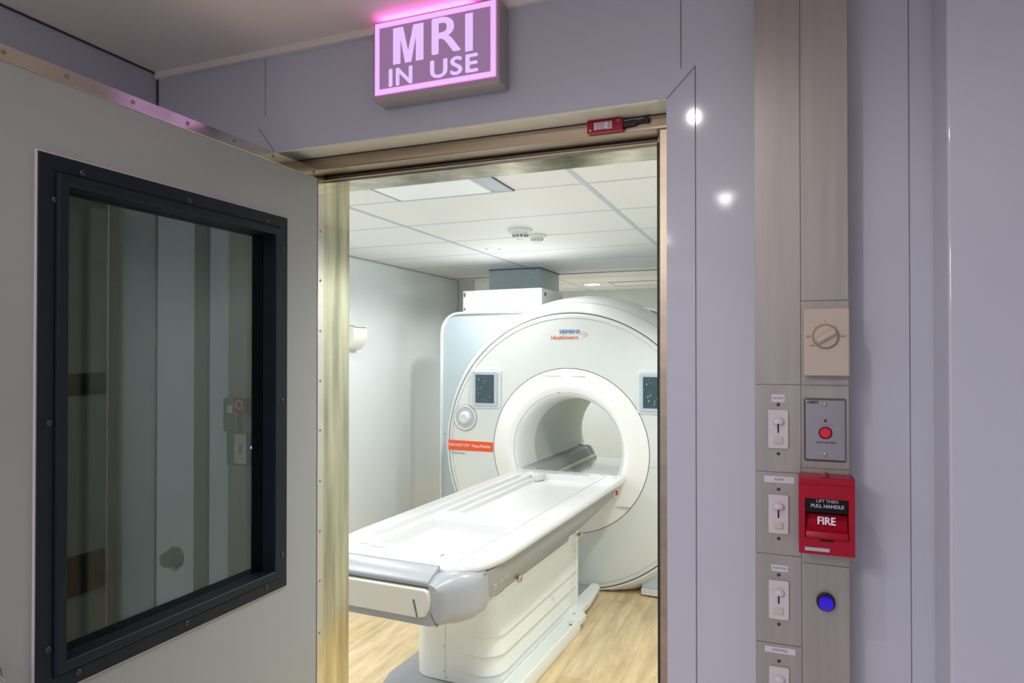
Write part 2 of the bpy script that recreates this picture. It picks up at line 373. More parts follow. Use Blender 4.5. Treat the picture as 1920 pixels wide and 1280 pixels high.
# added dark panel on the corridor's left wall, standing for reflections in the pane
t = thing('pane_reflection_panel', 'added tall panel with dark bands on the left wall, standing for reflections in the pane', 'reflection stand-in', (-1.507, .93, 0))
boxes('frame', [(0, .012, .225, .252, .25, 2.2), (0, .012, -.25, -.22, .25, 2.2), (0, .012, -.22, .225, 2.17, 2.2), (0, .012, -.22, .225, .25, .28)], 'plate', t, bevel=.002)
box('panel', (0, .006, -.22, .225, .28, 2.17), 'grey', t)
boxes('slot', [(.0055, .009, -.2, .22, 1.525, 1.575)], 'black', t)  # dark bands standing for dark areas reflected in the pane
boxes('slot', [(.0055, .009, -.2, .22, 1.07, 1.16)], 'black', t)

# ================================================================== LIT SIGN
sx0, sx1, sz0, sz1, sy = -.8195, -.525, .541 + EYE, 2.333, 1.252
sg = thing('mri_in_use_sign', 'illuminated pink and purple box sign above the scanner room doorway', 'sign', ((sx0 + sx1) / 2, WY, sz0))
sg.name = 'lightbox_sign'
W2 = (sx1 - sx0) / 2; HH = sz1 - sz0; D_ = sy - WY
prism('housing', [(-W2, 0), (W2, 0), (W2, HH), (-W2, HH)], D_, 0, 'sbody', 'xz', sg, bevel=.003)
fx0, fx1, fz0, fz1 = -W2 + .004, W2 - .007, .013, HH - .004
box('face', (fx0, fx1, D_ - .0012, D_, fz0, fz1), 'sedge', sg)
bm = bmesh.new(); q = .0016; bw = .0125
for d in [(fx0 + q, fx1 - q, fz0 + q, fz0 + bw - q), (fx0 + q, fx1 - q, fz1 - bw + q, fz1 - q), (fx0 + q, fx0 + bw - q, fz0 + bw - q, fz1 - bw + q), (fx1 - bw + q, fx1 - q, fz0 + bw - q, fz1 - bw + q)]:
    B(bm, d[0], d[1], D_ - .0020, D_ - .0010, d[2], d[3])
link('lit_border', bm, 'slet', sg)
box('dark_panel', (fx0 + bw, fx1 - bw, D_ - .0019, D_ - .0010, fz0 + bw, fz1 - bw), 'sface', sg)
SC = (fx0 + fx1) / 2
LZ_, LH = .073, .077
mx0, mx1, sw = SC - .0955, SC - .0225, .0178
prism('letter_m', [(mx0, LZ_), (mx0 + sw, LZ_), (mx0 + sw, LZ_ + LH * .70), ((mx0 + mx1) / 2 - .0075, LZ_), ((mx0 + mx1) / 2 + .0075, LZ_), (mx1 - sw, LZ_ + LH * .70), (mx1 - sw, LZ_), (mx1, LZ_), (mx1, LZ_ + LH), (mx1 - .024, LZ_ + LH), ((mx0 + mx1) / 2, LZ_ + LH * .30), (mx0 + .024, LZ_ + LH), (mx0, LZ_ + LH)], D_ - .0027, D_ - .0015, 'slet', 'xz', sg)
text('lettering', 'R', .1065, 'slet', (SC + .026, D_ - .0023, LZ_ + LH / 2), sg, bold=.0020, sx=1.12, ext=.0004)
box('letter_i', (SC + .074, SC + .091, D_ - .0027, D_ - .0015, LZ_, LZ_ + LH), 'slet', sg)
text('lettering', 'IN', .052, 'slet', (-.0790, D_ - .0023, .044), sg, bold=.0014, sx=1.12, space=1.10, ext=.0004)
text('lettering', 'USE', .052, 'slet', (.0455, D_ - .0023, .046), sg, bold=.0014, sx=1.20, space=1.12, ext=.0004)
for x in (-.10, .10):
    lathe('screw', disc_prof(.002, .001), 'screw', (x, D_ * .5, 0), '-z', sg, 12)
pl_ = area('sign_glow', ((sx0 + sx1) / 2 - .03, WY - .026, sz1 + .001), .22, .036, .20, (1, .10, .55), (R(180), 0, 0))

# ================================================================== RED DOOR SWITCH ON THE FRAME
t = thing('door_contact_switch', 'small red safety switch with white label on the steel door header', 'switch', (-.337, 1.372, 2.083))
pts = [(-.037, -.011), (.037, -.011), (.037, .010), (.030, .0145), (-.037, .0145)]
prism('housing', [(a, b) for a, b in pts], -.016, 0, 'red', 'xz', t, bevel=.0015)
box('label_sticker', (-.022, .015, -.0166, -.016, -.006, .009), 'wprint', t)
bm = bmesh.new()
for i in range(5): B(bm, -.020, .003 - .004 * (i % 2), -.0168, -.0166, .0065 - .003 * i, .0073 - .003 * i)
for i in range(4): B(bm, .006, .0135, -.0168, -.0166, .0065 - .0035 * i, .0077 - .0035 * i)
link('fine_print', bm, 'ink', t)
for x, z in ((-.030, -.006), (.028, .009)): lathe('screw', disc_prof(.003, .001, .0004), 'screw', (x, -.016, z), '-y', t, 14)
tube('strain_relief', [(.037, -.008, .001), (.050, -.008, .002), (.062, -.008, .003)], .0055, 'black', t, 12)
tube('cable', [(.060, -.008, .003), (.072, -.008, .004), (.082, -.006, .005), (.088, 0, .006)], .0035, 'black', t, 10)
lathe('cable_gland', disc_prof(.0065, .010, .002), 'black', (.084, 0, .006), '-y', t, 16)

# ================================================================== PILASTER: STEEL PLATES, SWITCHES
PY = 1.2425; FT = .0025
def cover(x0, x1, z0, z1, label):
    return tag(box('cover_panel', (x0, x1, PY - FT, PY, z0, z1), 'plate', bevel=.0004), label, 'panel')
g = .0006
cover(-.0455, .0262, 1.568 + g, OC - .002, 'tall blank steel panel above the switches, left column')
cover(.0274, .0985, 1.708 + g, OC - .002, 'tall blank steel panel above the thermostat, right column')
cover(.0274, .0985, 1.568 + g, 1.708 - g, 'steel panel behind the beige thermostat')
cover(.0274, .0985, 1.430 + g, 1.568 - g, 'steel panel behind the plate with the red push button')
cover(.0274, .0985, 1.272 + g, 1.430 - g, 'steel panel behind the red fire alarm box')
cover(.0274, .0985, .62, 1.272 - g, 'steel panel around the blue pilot light')
def screw_dark(x, z, par, y=-FT, r=.0030):
    lathe('screw', [(0, 0), (r, 0), (r, .0006), (r * .6, .0012), (0, .0012)], 'dscrew', (x, y, z), '-y', par, 14)
def dimmer(zc, z0, z1, label, lab=None, lw=.01, lh=.006, txt='', lx=0, lrot=0):
    t = thing('dimmer_switch', label, 'dimmer switch', (-.009, PY, zc), group=None)
    box('cover_plate', (-.0365, .0352, -FT, 0, z0 - zc + g, z1 - zc - g), 'plate', t, bevel=.0004)
    prism('switch_body', rrect(-.0158, .0158, -.0325, .0325, .002), -FT - .0045, -FT, 'swhite', 'xz', t, bevel=.0008)
    yb = -FT - .0045
    box('slider_slot', (-.0012, .0012, yb - .0002, yb + .0003, -.006, .018), 'ink', t)
    # slider knob: half-round flared thumb piece above the slot
    bm = bmesh.new(); rings = []
    for k, (hh, sc, zz) in enumerate([(0, 1, 0), (.004, .98, -.0004), (.0065, .85, -.0012), (.0078, .6, -.002)]):
        ring = []
        for i in range(13):
            a = PI * i / 12; ring.append((.0092 * sc * math.cos(a), yb - hh, .013 + zz + .0075 * sc * math.sin(a)))
        for i in range(1, 12):
            a = PI + PI * i / 12; ring.append((.0092 * sc * math.cos(a), yb - hh, .013 + zz + .0028 * sc * math.sin(a)))
        rings.append(ring)
    loft(bm, rings); link('slider_knob', bm, 'swhite', t, smooth=True, ang=50)
    box('toggle_button', (-.0070, .0070, yb - .0022, yb, -.024, -.013), 'ivory', t, bevel=.0014)
    for z in (.0415, -.0415): screw_dark(0, z, t)
    if lab is not None:
        s = box('label_sticker', (lx - lw, lx + lw, -FT - .0005, -FT, lab - zc - lh, lab - zc + lh), 'paper', t)
        text('fine_print', txt, .0052, 'ink2', (lx, -FT - .0007, lab - zc), s, ext=.0001, bold=.0001)
    return t
dimmer(1.493, 1.420, 1.568, 'topmost white slider dimmer, its small label above it', 1.545, .0102, .0065, 'ROOM')
dimmer(1.350, 1.281, 1.420, 'white slider dimmer left of the fire alarm box', 1.4078, .0235, .0055, 'EXAM', .001)
dimmer(1.206, 1.131, 1.281, 'white slider dimmer left of the blue pilot light', 1.2585, .0130, .0052, 'WAITING', .0015)
dimmer(1.061, .985, 1.131, 'lowest white slider dimmer, cut by the bottom edge of the photo', 1.1205, .0240, .0050, 'CONTROL', .0015)
tag(box('cover_panel', (-.0455, .0262, PY - FT, PY, .62, .985 - g), 'plate', bevel=.0004), 'blank steel panel below the lowest dimmer', 'panel')

# thermostat
t = thing('thermostat', 'beige wall thermostat with round dial on the steel pilaster', 'thermostat', (.0645, PY - FT, 1.639))
prism('body', rrect(-.034, .034, -.055, .055, .003), -.022, 0, 'beige', 'xz', t, bevel=.002)
lathe('dial_ring', [(.0185, 0), (.0185, .001), (.0205, .001), (.0205, 0)], 'dbeige', (-.001, -.022, .009), '-y', t, 40)
lathe('dial', [(0, 0), (.0182, 0), (.0180, .003), (.0165, .0045), (0, .0045)], 'beige', (-.001, -.022, .009), '-y', t, 40)
bm = bmesh.new(); a = R(32); u = Vector((math.cos(a), math.sin(a))); v_ = Vector((-u.y, u.x))
rings = []
for hh, L_, W_ in [(.0040, .0170, .0075), (.0115, .0160, .0035), (.0125, .0150, .0025)]:
    rings.append([(-.001 + (u * sx + v_ * sy_).x, -.022 - hh, .009 + (u * sx + v_ * sy_).y) for sx, sy_ in ((-L_, -W_), (L_, -W_), (L_, W_), (-L_, W_))])
loft(bm, rings); link('dial_grip', bm, 'beige', t, bevel=.0008)
lathe('dial_mark', disc_prof(.0012, .0005, .0001), 'ink', (-.001 - .0135, -.0268, .009 - .0095), '-y', t, 12)
for s, x, z, sz in [('OFF', -.026, .009, .0042), ('MAX', .026, .009, .0042), ('MIN', -.020, -.006, .0045), ('2', -.016, .023, .004), ('3', -.001, .0335, .004), ('4', .016, .0245, .004)]:
    text('dial_number', s, sz, 'ink2', (x - .001, -.0222, z), t, ext=.0001, bold=.0001)

# emergency call plate
t = thing('call_station', 'stainless steel wall plate with small red push button', 'call button', (.063, PY - FT, 1.4945))
bm = bmesh.new()
def rr(ins, y, r=.002): return [(a, y, b) for a, b in rrect(-.0325 + ins, .0325 - ins, -.0525 + ins, .0525 - ins, r, 2)]
loft(bm, [rr(0, 0), rr(.0003, -.0012), rr(.0035, -.0048), rr(.0040, -.0050)]); link('cover_plate', bm, 'cplate', t)
text('lettering', 'CREST', .0062, 'ink', (-.0185, -.0052, .0452), t, ext=.0001, bold=.0003)
for z in (.0415, -.0405):
    lathe('screw', [(0, 0), (.0033, 0), (.003, .0008), (.0014, .0012), (0, .0005)], 'screw', (.0005, -.005, z), '-y', t, 16)
lathe('indicator_light', [(0, 0), (.0027, 0), (.0022, .0015), (0, .002)], 'dred', (.0002, -.005, .0155), '-y', t, 16)
text('fine_print', 'Ready/Placed', .0036, 'ink2', (.0008, -.0052, .0085), t, ext=.0001)
lathe('push_button', [(0, 0), (.0088, 0), (.0088, .0015), (.0075, .0045), (0, .005)], 'rbtn', (.0005, -.005, -.0045), '-y', t, 28)
lathe('button_rim', [(.0086, 0), (.0088, .0018), (.0100, .0018), (.0105, 0)], 'black', (.0005, -.005, -.0045), '-y', t, 28)
text('fine_print', 'PUSH FOR HELP', .0042, 'ink', (.0010, -.0052, -.0205), t, ext=.0001, bold=.0001)

# fire alarm pull station
t = thing('fire_alarm_pull_station', 'red fire alarm pull station on the steel pilaster', 'fire alarm', (.0625, PY - FT, 1.362))
Yf = -.048
def rb(sx, y, r=.004, z0=-.061, z1=.061): return [(a, y, b) for a, b in rrect(-.0405 * sx, .0405 * sx, z0, z1, r, 4)]
bm = bmesh.new(); loft(bm, [rb(1.0, 0), rb(1.0, Yf * .3)]); link('back_box', bm, 'dred', t, smooth=True)
# front body with a recessed bay
x0, x1 = -.0405, .0405; bx0, bx1, bz0, bz1 = -.0315, .0315, -.036, .0275
bm = bmesh.new()
for d in [(x0, bx0, -.061, .061), (bx1, x1, -.061, .061), (bx0, bx1, bz1, .061), (bx0, bx1, -.061, bz0)]:
    B(bm, d[0], d[1], Yf, Yf * .3, d[2], d[3])
bmesh.ops.remove_doubles(bm, verts=bm.verts, dist=1e-5)
link('housing', bm, 'red', t, bevel=0)
prism('top_cap', [(-.0405, .0505), (.0405, .0505), (.0400, .061), (-.0400, .061)], Yf - .003, Yf, 'red', 'xz', t, bevel=.0015)
lathe('top_knob', [(0, 0), (.006, 0), (.006, .02), (.004, .024), (0, .024)], 'dred', (.0, Yf * .5, .0605), '-y', t, 20)
box('black_recess', (bx0, bx1, Yf * .45, Yf * .42, -.002, bz1), 'ink', t)
prism('lift_cover', [(Yf * .5, .0275), (Yf * .96, .0275), (Yf * .90, .005), (Yf * .5, .005)], bx0 + .0005, bx1 - .0005, 'ink', 'yz', t)
text('lettering', 'LIFT THEN', .0068, 'ltxt', (.001, Yf * .96 - .0004, .0235), t, ext=.0002, bold=.0001)
text('lettering', 'PULL HANDLE', .0075, 'ltxt', (.001, Yf * .945 - .0004, .0155), t, ext=.0002, bold=.0003)
prism('pull_handle', [(Yf * .45, .001), (Yf * .62, -.001), (Yf * .86, -.020), (Yf * 1.10, -.024), (Yf * 1.14, -.032), (Yf * 1.06, -.036), (Yf * .5, -.036)], bx0 + .001, bx1 - .001, 'red', 'yz', t, bevel=.0008)
text('lettering', 'FIRE', .0175, 'wprint', (.0, Yf * .80 - .0015, -.0095), t, rot=(R(61), 0, 0), ext=.0003, bold=.0006, sx=.85)
box('finger_gap', (-.010, .010, Yf - .0006, Yf + .001, -.0395, -.0365), 'ink', t)
box('maker_label', (-.032, .004, Yf - .0005, Yf, -.056, -.0505), 'silv', t)

# blue pilot light
t = thing('pilot_light', 'round blue pilot light on the steel pilaster below the fire alarm', 'pilot light', (.063, PY - FT, 1.213))
lathe('bezel', [(0, 0), (.0142, 0), (.0142, .010), (.0130, .012), (.0118, .0135), (.0112, .012), (0, .012)], 'black', (0, 0, 0), '-y', t, 36)
lathe('lens', [(0, .010), (.0112, .010), (.0112, .015), (.0098, .0168), (0, .0172)], 'bluel', (0, 0, 0), '-y', t, 36)

# corridor downlights, the one left of the door added unseen
for i, (x, y) in enumerate(((-.245, .52), (-.245, -.65), (-1.28, .30))):
    t = thing('recessed_downlight', ('round recessed corridor downlight nearest the doorway', 'round recessed corridor downlight behind the viewpoint', 'added unseen corridor downlight left of the open door')[i], 'ceiling light', (x, y, OC))
    rl_ = (.009, .05, .02)[i]
    lathe('trim_ring', [(rl_, 0), (rl_, .003), (rl_ + .018, .003), (rl_ + .02, 0)], 'swhite', (0, 0, 0), '-z', t, 32)
    lathe('diffuser', [(0, -.001), (rl_, -.001), (rl_, .0015), (0, .0015)], 'lamp', (0, 0, 0), '-z', t, 32)

# ================================================================== SCANNER ROOM SHELL
IY0 = 1.54
st(box('floor_inner', (-3.25, .55, IY0, 8.0, -.05, 0), 'wood'), 'light oak plank floor of the scanner room').name = 'floor.001'
bm = bmesh.new(); B(bm, -3.25, .55, IY0, 6.12, IC, IC + .08)
ci = st(link('ceiling', bm, 'itile'), 'white tiled ceiling of the scanner room')
st(box('ceiling', (-3.25, .55, 6.12, 8.0, IC - .006, IC + .08), 'itile2'), 'creamy board ceiling beyond the scanner')
bm = bmesh.new()
for y in (2.32, 2.905, 3.495, 4.085, 4.67, 5.255, 5.84): B(bm, -3.07, .35, y - .0055, y + .0055, IC - .0012, IC)
for x in (-2.067, -.81): B(bm, x - .012, x + .012, IY0, 6.12, IC - .0022, IC)
st(link('trim_12', bm, 'grid'), 'pale blue grey ceiling grid bars')
bm = bmesh.new()
for y in (6.45, 6.95, 7.45): B(bm, -2.89, .35, y - .003, y + .003, IC - .0075, IC - .006)
B(bm, -2.09, -2.083, 6.12, 7.85, IC - .0075, IC - .006); B(bm, -3.07, .35, 6.112, 6.12, IC - .0065, IC)
st(link('trim_13', bm, 'lline'))
st(box('wall_left', (-3.25, -3.075, IY0, 6.25, 0, 2.45), 'iwall'), 'glossy white left wall of the scanner room')
st(box('wall_left', (-3.25, -2.89, 6.25, 7.9, 0, 2.45), 'iwall'))
st(box('wall_back', (-3.25, .55, 7.87, 8.0, 0, 2.45), 'iwall'))
st(box('wall_right', (.35, .55, IY0, 8.0, 0, 2.45), 'iwall'))
st(boxes('trim_14', [(-3.0745, -3.071, IY0, 6.25, IC - .012, IC), (-3.075, -3.071, 6.244, 6.2495, 0, IC)], 'lline'), 'thin dark joint along the top of the left wall')
st(box('baseboard_left', (-3.0745, -3.062, IY0, 6.25, 0, .1), 'iwall'))
# ceiling access hatch far right
t = thing('ceiling_hatch', 'flush ceiling hatch beyond the scanner at upper right', 'hatch', (-1.0, 7.15, IC - .006))
box('panel', (-.68, .68, -.19, .19, -.004, 0), 'itile2', t)
boxes('frame', [(-.69, -.68, -.2, .2, -.006, 0), (.68, .69, -.2, .2, -.006, 0), (-.69, .69, -.2, -.19, -.006, 0), (-.69, .69, .19, .2, -.006, 0)], 'lline', t)
# ceiling light panels, those beside the doorway added out of view
def troffer(xc, yc, label, hx=.295, hy=.59):
    t = thing('ceiling_light_panel', label, 'ceiling light', (xc, yc, IC))
    boxes('shadow_gap', [(-hx - .010, -hx, -hy - .010, hy + .012, -.004, 0), (hx, hx + .004, -hy, hy, -.004, 0), (-hx, hx, hy, hy + .012, -.004, 0), (-hx, hx, -hy - .006, -hy, -.004, 0)], 'line', t)
    bm = bmesh.new()
    r = [[(-a, -b, z), (a, -b, z), (a, b, z), (-a, b, z)] for a, b, z in [(hx, hy, -.006), (hx - .012, hy - .012, -.010), (hx - .018, hy - .018, -.008), (hx - .10, hy - .03, -.0015)]]
    vr = [[bm.verts.new(p) for p in q_] for q_ in r]
    for a, b in zip(vr, vr[1:]):
        for i in range(4): j = (i + 1) % 4; bm.faces.new((a[i], a[j], b[j], b[i]))
    link('frame', bm, 'grid', t)
    box('diffuser', (-hx + .02, hx - .10, -hy + .03, hy - .03, -.009, -.0015), 'diff', t)
    return t
troffer(-1.44, 2.31, 'rectangular ceiling light panel just inside the doorway')
troffer(-.3, 1.99, 'added unseen ceiling light panel right of the doorway')
troffer(-2.55, 1.99, 'added unseen ceiling light panel left of the doorway')
# downlights
t = thing('recessed_downlight', 'small round ceiling downlight directly above the scanner', 'ceiling light', (-1.93, 4.48, IC))
lathe('trim_ring', [(.040, 0), (.040, .003), (.055, .003), (.058, 0)], 'wh', (0, 0, 0), '-z', t, 32)
lathe('diffuser', disc_prof(.040, .002, .0005), 'ilamp', (0, 0, 0), '-z', t, 32)
t = thing('recessed_downlight', 'round lit downlight in the cream ceiling beyond the scanner', 'ceiling light', (-1.9, 7.1, IC - .006))
lathe('trim_ring', [(.085, 0), (.085, .004), (.105, .004), (.11, 0)], 'wh', (0, 0, 0), '-z', t, 32)
lathe('diffuser', disc_prof(.085, .003, .0005), 'ilamp', (0, 0, 0), '-z', t, 32)
for x, lb in ((-.22, 'round ceiling downlight near the right wall of the scanner room'), (-2.62, 'round ceiling downlight near the left wall of the scanner room')):
    t = thing('recessed_downlight', lb, 'ceiling light', (x, 3.25, IC))
    lathe('trim_ring', [(.075, 0), (.075, .003), (.092, .003), (.095, 0)], 'wh', (0, 0, 0), '-z', t, 32)
    lathe('diffuser', disc_prof(.075, .002, .0005), 'ilamp', (0, 0, 0), '-z', t, 32)
# smoke detectors
def detector(x, y, s, label, slots):
    t = thing('smoke_detector', label, 'smoke detector', (x, y, IC), group=None)
    lathe('base', [(0, 0), (.075 * s, 0), (.077 * s, .006 * s), (.070 * s, .016 * s), (.054 * s, .024 * s), (0, .024 * s)], 'wh', (0, 0, 0), '-z', t, 40)
    hd = lathe('sensor_head', [(0, .022 * s), (.052 * s, .024 * s), (.050 * s, .036 * s), (.038 * s, .050 * s), (.028 * s, .055 * s), (0, .056 * s)], 'wh', (0, 0, 0), '-z', t, 40)
    bm = bmesh.new()
    for k in range(12):
        a = 2 * PI * k / 12
        ring = lambda zz, rr_: [((rr_) * math.cos(a + da), (rr_) * math.sin(a + da), -zz * s) for da in (-.16, .16)]
        p1, p2 = ring(.037, .0506 * s), ring(.047, .0415 * s)
        q1, q2 = ring(.037, .044 * s), ring(.047, .036 * s)
        loft(bm, [p1 + p2[::-1], q1 + q2[::-1]])
    link('vent_slots', bm, slots, hd)
detector(-1.475, 3.84, 1.0, 'larger smoke detector on the ceiling grid, with dark slots', 'line')
detector(-1.445, 4.06, .80, 'smaller pale smoke detector just behind the larger one', 'lline')
# dispenser on left wall
t = thing('wall_dispenser', 'white rounded dispenser on the left wall of the scanner room', 'dispenser', (-3.075, 4.38, 1.74))
prism('body', [(0, -.09), (.05, -.085), (.09, -.04), (.105, .02), (.10, .075), (.085, .09), (0, .09)], -.09, .085, 'disp', 'xz', t, bevel=.008)
prism('lid', [(.0, .09), (.088, .09), (.112, .082), (.112, .092), (.09, .1), (0, .1)], -.095, .09, 'disp', 'xz', t, bevel=.003)

# ================================================================== SCANNER (local frame: origin under front face centre, -y to viewer)
RZ = R(-2.5); G = (-1.393, 4.56, 0)
ZC = .95
mg = thing('mri_scanner', 'large white scanner gantry with round bore and orange label', 'MRI scanner', G, RZ)
N = 160
def ringpts(r, y, zmin=.012, rz=None, n=N):
    return [(r * math.cos(2 * PI * i / n), y, max(zmin, ZC + (rz or r) * math.sin(2 * PI * i / n))) for i in range(n)]
def gl_(name, prof, m, parent=mg, ang=30, zmin=.012):
    bm = bmesh.new(); loft(bm, [ringpts(r, y, zmin) for r, y in prof], cap=False); return link(name, bm, m, parent, smooth=True, ang=ang)
# front cover disc
front = gl_('front_cover', [(.952, .03), (.950, .010), (.944, .002), (.935, .0), (.920, -.001), (.80, -.005), (.70, -.008), (.572, -.010), (.5705, -.004)], 'wh', ang=40)
gl_('joint_line', [(.9215, -.0006), (.9215, -.0026), (.9195, -.0026), (.9195, -.0006)], 'lline', front)
gl_('shadow_joint', [(.960, .020), (.949, .014), (.949, .03)], 'line')
# inner funnel ring
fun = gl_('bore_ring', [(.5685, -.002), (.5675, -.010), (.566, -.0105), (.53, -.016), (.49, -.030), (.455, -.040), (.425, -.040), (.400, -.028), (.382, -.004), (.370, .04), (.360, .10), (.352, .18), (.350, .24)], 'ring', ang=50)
gl_('joint_line', [(.4015, -.0275), (.4015, -.0300), (.4005, -.0300), (.3995, -.0275)], 'lline', fun)
gl_('joint_line', [(.5710, -.003), (.5710, -.0095), (.5670, -.0105), (.5670, -.003)], 'line', fun)
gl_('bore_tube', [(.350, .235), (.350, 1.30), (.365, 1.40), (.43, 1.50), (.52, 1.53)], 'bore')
# hood band
hood = gl_('hood', [(.953, .03), (.958, .012), (.966, .010), (.985, .030), (1.010, .070), (1.032, .115), (1.034, .120), (1.062, .20), (1.090, .31), (1.102, .40), (1.100, .46), (1.07, .50), (1.0, .50)], 'wh2', ang=50)
gl_('joint_line', [(1.0325, .1165), (1.0348, .1155), (1.0360, .1195), (1.0330, .1205)], 'lline', hood)
for a in (R(52), R(128)):
    bm = bmesh.new()
    P2 = [(1.034, .120), (1.062, .20), (1.090, .31), (1.102, .40)]
    rg = []
    for r, y in P2:
        rg.append([((r + dr) * math.cos(a + da), y, ZC + (r + dr) * math.sin(a + da)) for dr, da in ((-.003, -.0012), (.0016, -.0012), (.0016, .0012), (-.003, .0012))])
    loft(bm, rg)
    link('joint_line', bm, 'line', hood)
# body
BX, BT, BR = 1.236, 1.96, .17
def outline(th, X_=BX, zt=BT, zb=.0, R_=BR):
    c, s = math.cos(th), math.sin(th)
    lo, hi = 0, 3
    def inside(t_):
        px, pz = abs(t_ * c), ZC + t_ * s
        x, r = (X_, R_) if c < 0 else (X_ - .24, R_ + .45)
        if px > x or pz > zt or pz < zb: return False
        if pz > zt - r and px > x - r: return (px - x + r) ** 2 + (pz - zt + r) ** 2 <= r * r
        return True
    for _ in range(40):
        mid = (lo + hi) / 2
        if inside(mid): lo = mid
        else: hi = mid
    return (lo * c, ZC + lo * s)
NB = 240
def oring(y, ins=0): return [(lambda p: (p[0], y, p[1]))(outline(2 * PI * i / NB, BX - ins, BT - ins, ins * .0, BR - ins * .5)) for i in range(NB)]
def cring(r, y): return [(r * math.cos(2 * PI * i / NB), y, ZC + r * math.sin(2 * PI * i / NB)) for i in range(NB)]
bm = bmesh.new(); loft(bm, [cring(.60, .375), oring(.375, .02)], cap=False); link('side_panel', bm, 'blue', mg)
bm = bmesh.new(); loft(bm, [oring(.380, .021), oring(.352, .016), oring(.350, .010), oring(.356, .002), oring(.375, 0), oring(1.50, 0), cring(.52, 1.53)], cap=False)
link('body_shell', bm, 'wh2', mg, smooth=True, ang=35)
bm = bmesh.new(); B(bm, -BX + .02, -.9, .3735, .3755, .964, .967); link('panel_joint', bm, 'line', mg)
# low plinth panel with skirting at the right
pp = box('plinth_panel', (.50, 1.2, .06, .374, .05, .50), 'blue', mg, bevel=.004)
box('skirting', (.50, 1.2, .035, .06, .012, .052), 'tabw', mg, bevel=.003)
# top box and duct
bm = bmesh.new(); B(bm, -1.07, -.375, .44, .92, 1.93, 2.135)
tb = link('top_box', bm, 'wh2', mg, bevel=.006)
box('bracket', (-1.058, -1.045, .436, .44, 2.085, 2.115), 'line', tb); box('bracket', (-1.058, -1.045, .436, .44, 1.975, 1.995), 'line', tb)
boxes('bracket', [(-.375, -.371, .50, .53, 2.075, 2.105)], 'line', tb)
boxes('joint_line', [(-.787, -.784, .4385, .4405, 1.965, 2.13)], 'lline', tb)
t = thing('ceiling_duct', 'pale blue grey rectangular duct between the scanner top box and ceiling', 'duct', (-2.2, 5.845, 0))
box('casing', (-.242, .243, -.265, .265, 2.137, IC - .008), 'blue', t, bevel=.004)
boxes('joint_gasket', [(-.245, .246, -.268, .268, IC - .008, IC)], 'line', t)
for x in (-.2, .2): lathe('screw', disc_prof(.006, .003), 'lline', (x, -.265, IC - .06), '-y', t, 12)

# control screens
def screen(x0, x1, z0, z1, seed):
    s = prism('screen_surround', rrect(x0 - .022, x1 + .022, z0 - .016, z1 + .022, .03), -.022, -.002, 'wh', 'xz', mg, bevel=.006)
    b = prism('screen_bezel', rrect(x0, x1, z0, z1, .014), -.032, -.02, 'grid', 'xz', s, bevel=.004)
    d = prism('display', rrect(x0 + .024, x1 - .026, z0 + .024, z1 - .024, .002, 2), -.0335, -.031, 'screen', 'xz', s)
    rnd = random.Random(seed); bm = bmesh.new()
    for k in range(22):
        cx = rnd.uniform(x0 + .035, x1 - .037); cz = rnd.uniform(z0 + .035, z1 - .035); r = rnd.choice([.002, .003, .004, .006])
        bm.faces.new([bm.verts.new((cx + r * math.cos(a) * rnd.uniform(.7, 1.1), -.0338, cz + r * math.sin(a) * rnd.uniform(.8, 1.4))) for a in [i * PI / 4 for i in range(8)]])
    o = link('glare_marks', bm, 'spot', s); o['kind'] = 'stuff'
screen(-.733, -.533, 1.238, 1.492, 3)
screen(.508, .708, 1.238, 1.492, 8)
# table control knob
kn = lathe('control_dial', [(0, .0), (.092, .0), (.094, .006), (.088, .012), (.080, .010), (.076, .004), (.05, .004), (.046, .022), (.038, .034), (.020, .036), (.016, .030), (0, .030)], 'wh', (-.807, -.004, 1.146), '-y', mg, 48)
lathe('dial_groove', [(.055, .0045), (.055, .006), (.075, .006), (.075, .0045)], 'grid', (-.807, -.004, 1.146), '-y', mg, 48)
lathe('dial_rim', [(.092, 0), (.097, .001), (.099, .006), (.095, .010), (.092, .008)], 'lline', (-.807, -.003, 1.146), '-y', mg, 48)
# orange label and lettering
lab = box('name_label', (-.948, -.576, -.0125, -.0005, .905, .975), 'orange', mg)
text('lettering', 'MAGNETOM  Viato.Mobile', .0315, 'tabw', (-.770, -.0128, .9415), lab, ext=.0003, bold=.0004, sx=.98)
text('fine_print', 'A BioMatrix System', .0145, 'ink2', (-.868, -.0065, .880), lab, ext=.0005)
lg = text('logo_lettering', 'SIEMENS', .036, 'lblue', (.012, -.0068, 1.7735), mg, ext=.0006, bold=.0004, sx=1.15)
lg2 = text('logo_lettering', 'Healthineers', .040, 'lorange', (-.026, -.0068, 1.734), mg, ext=.0006, bold=.0004, sx=1.0)
for i, (x, z, r, c) in enumerate([(.112, 1.7725, .0026, 'lorange'), (.124, 1.764, .0036, 'lorange'), (.136, 1.753, .0044, 'orange'), (.124, 1.742, .0036, 'orange'), (.112, 1.7335, .0028, 'lorange'),
                                  (.102, 1.764, .0020, 'lline'), (.112, 1.753, .0028, 'lorange'), (.090, 1.753, .0018, 'lline'), (.102, 1.742, .0020, 'lline')]):
    prism('logo_dot', [(x + r * math.cos(a), z + r * math.sin(a)) for a in [k * PI / 5 for k in range(10)]], -.0076, -.0050, c, 'xz', mg)
lathe('sensor_dot', disc_prof(.0045, .002), 'ink', (-.06, -.030, ZC + .402), '-y', mg, 16)
# recess line above bore, joint at right and lower segments
bm = bmesh.new(); B(bm, -.19, .13, -.0215, -.018, ZC + .512, ZC + .516); link('vent_line', bm, 'lline', fun)
bm = bmesh.new(); B(bm, .575, .93, -.0105, -.0015, .870, .873); link('joint_line', bm, 'lline', front); box('joint_line', (.20, .44, -.028, -.013, .592, .595), 'lline', fun)
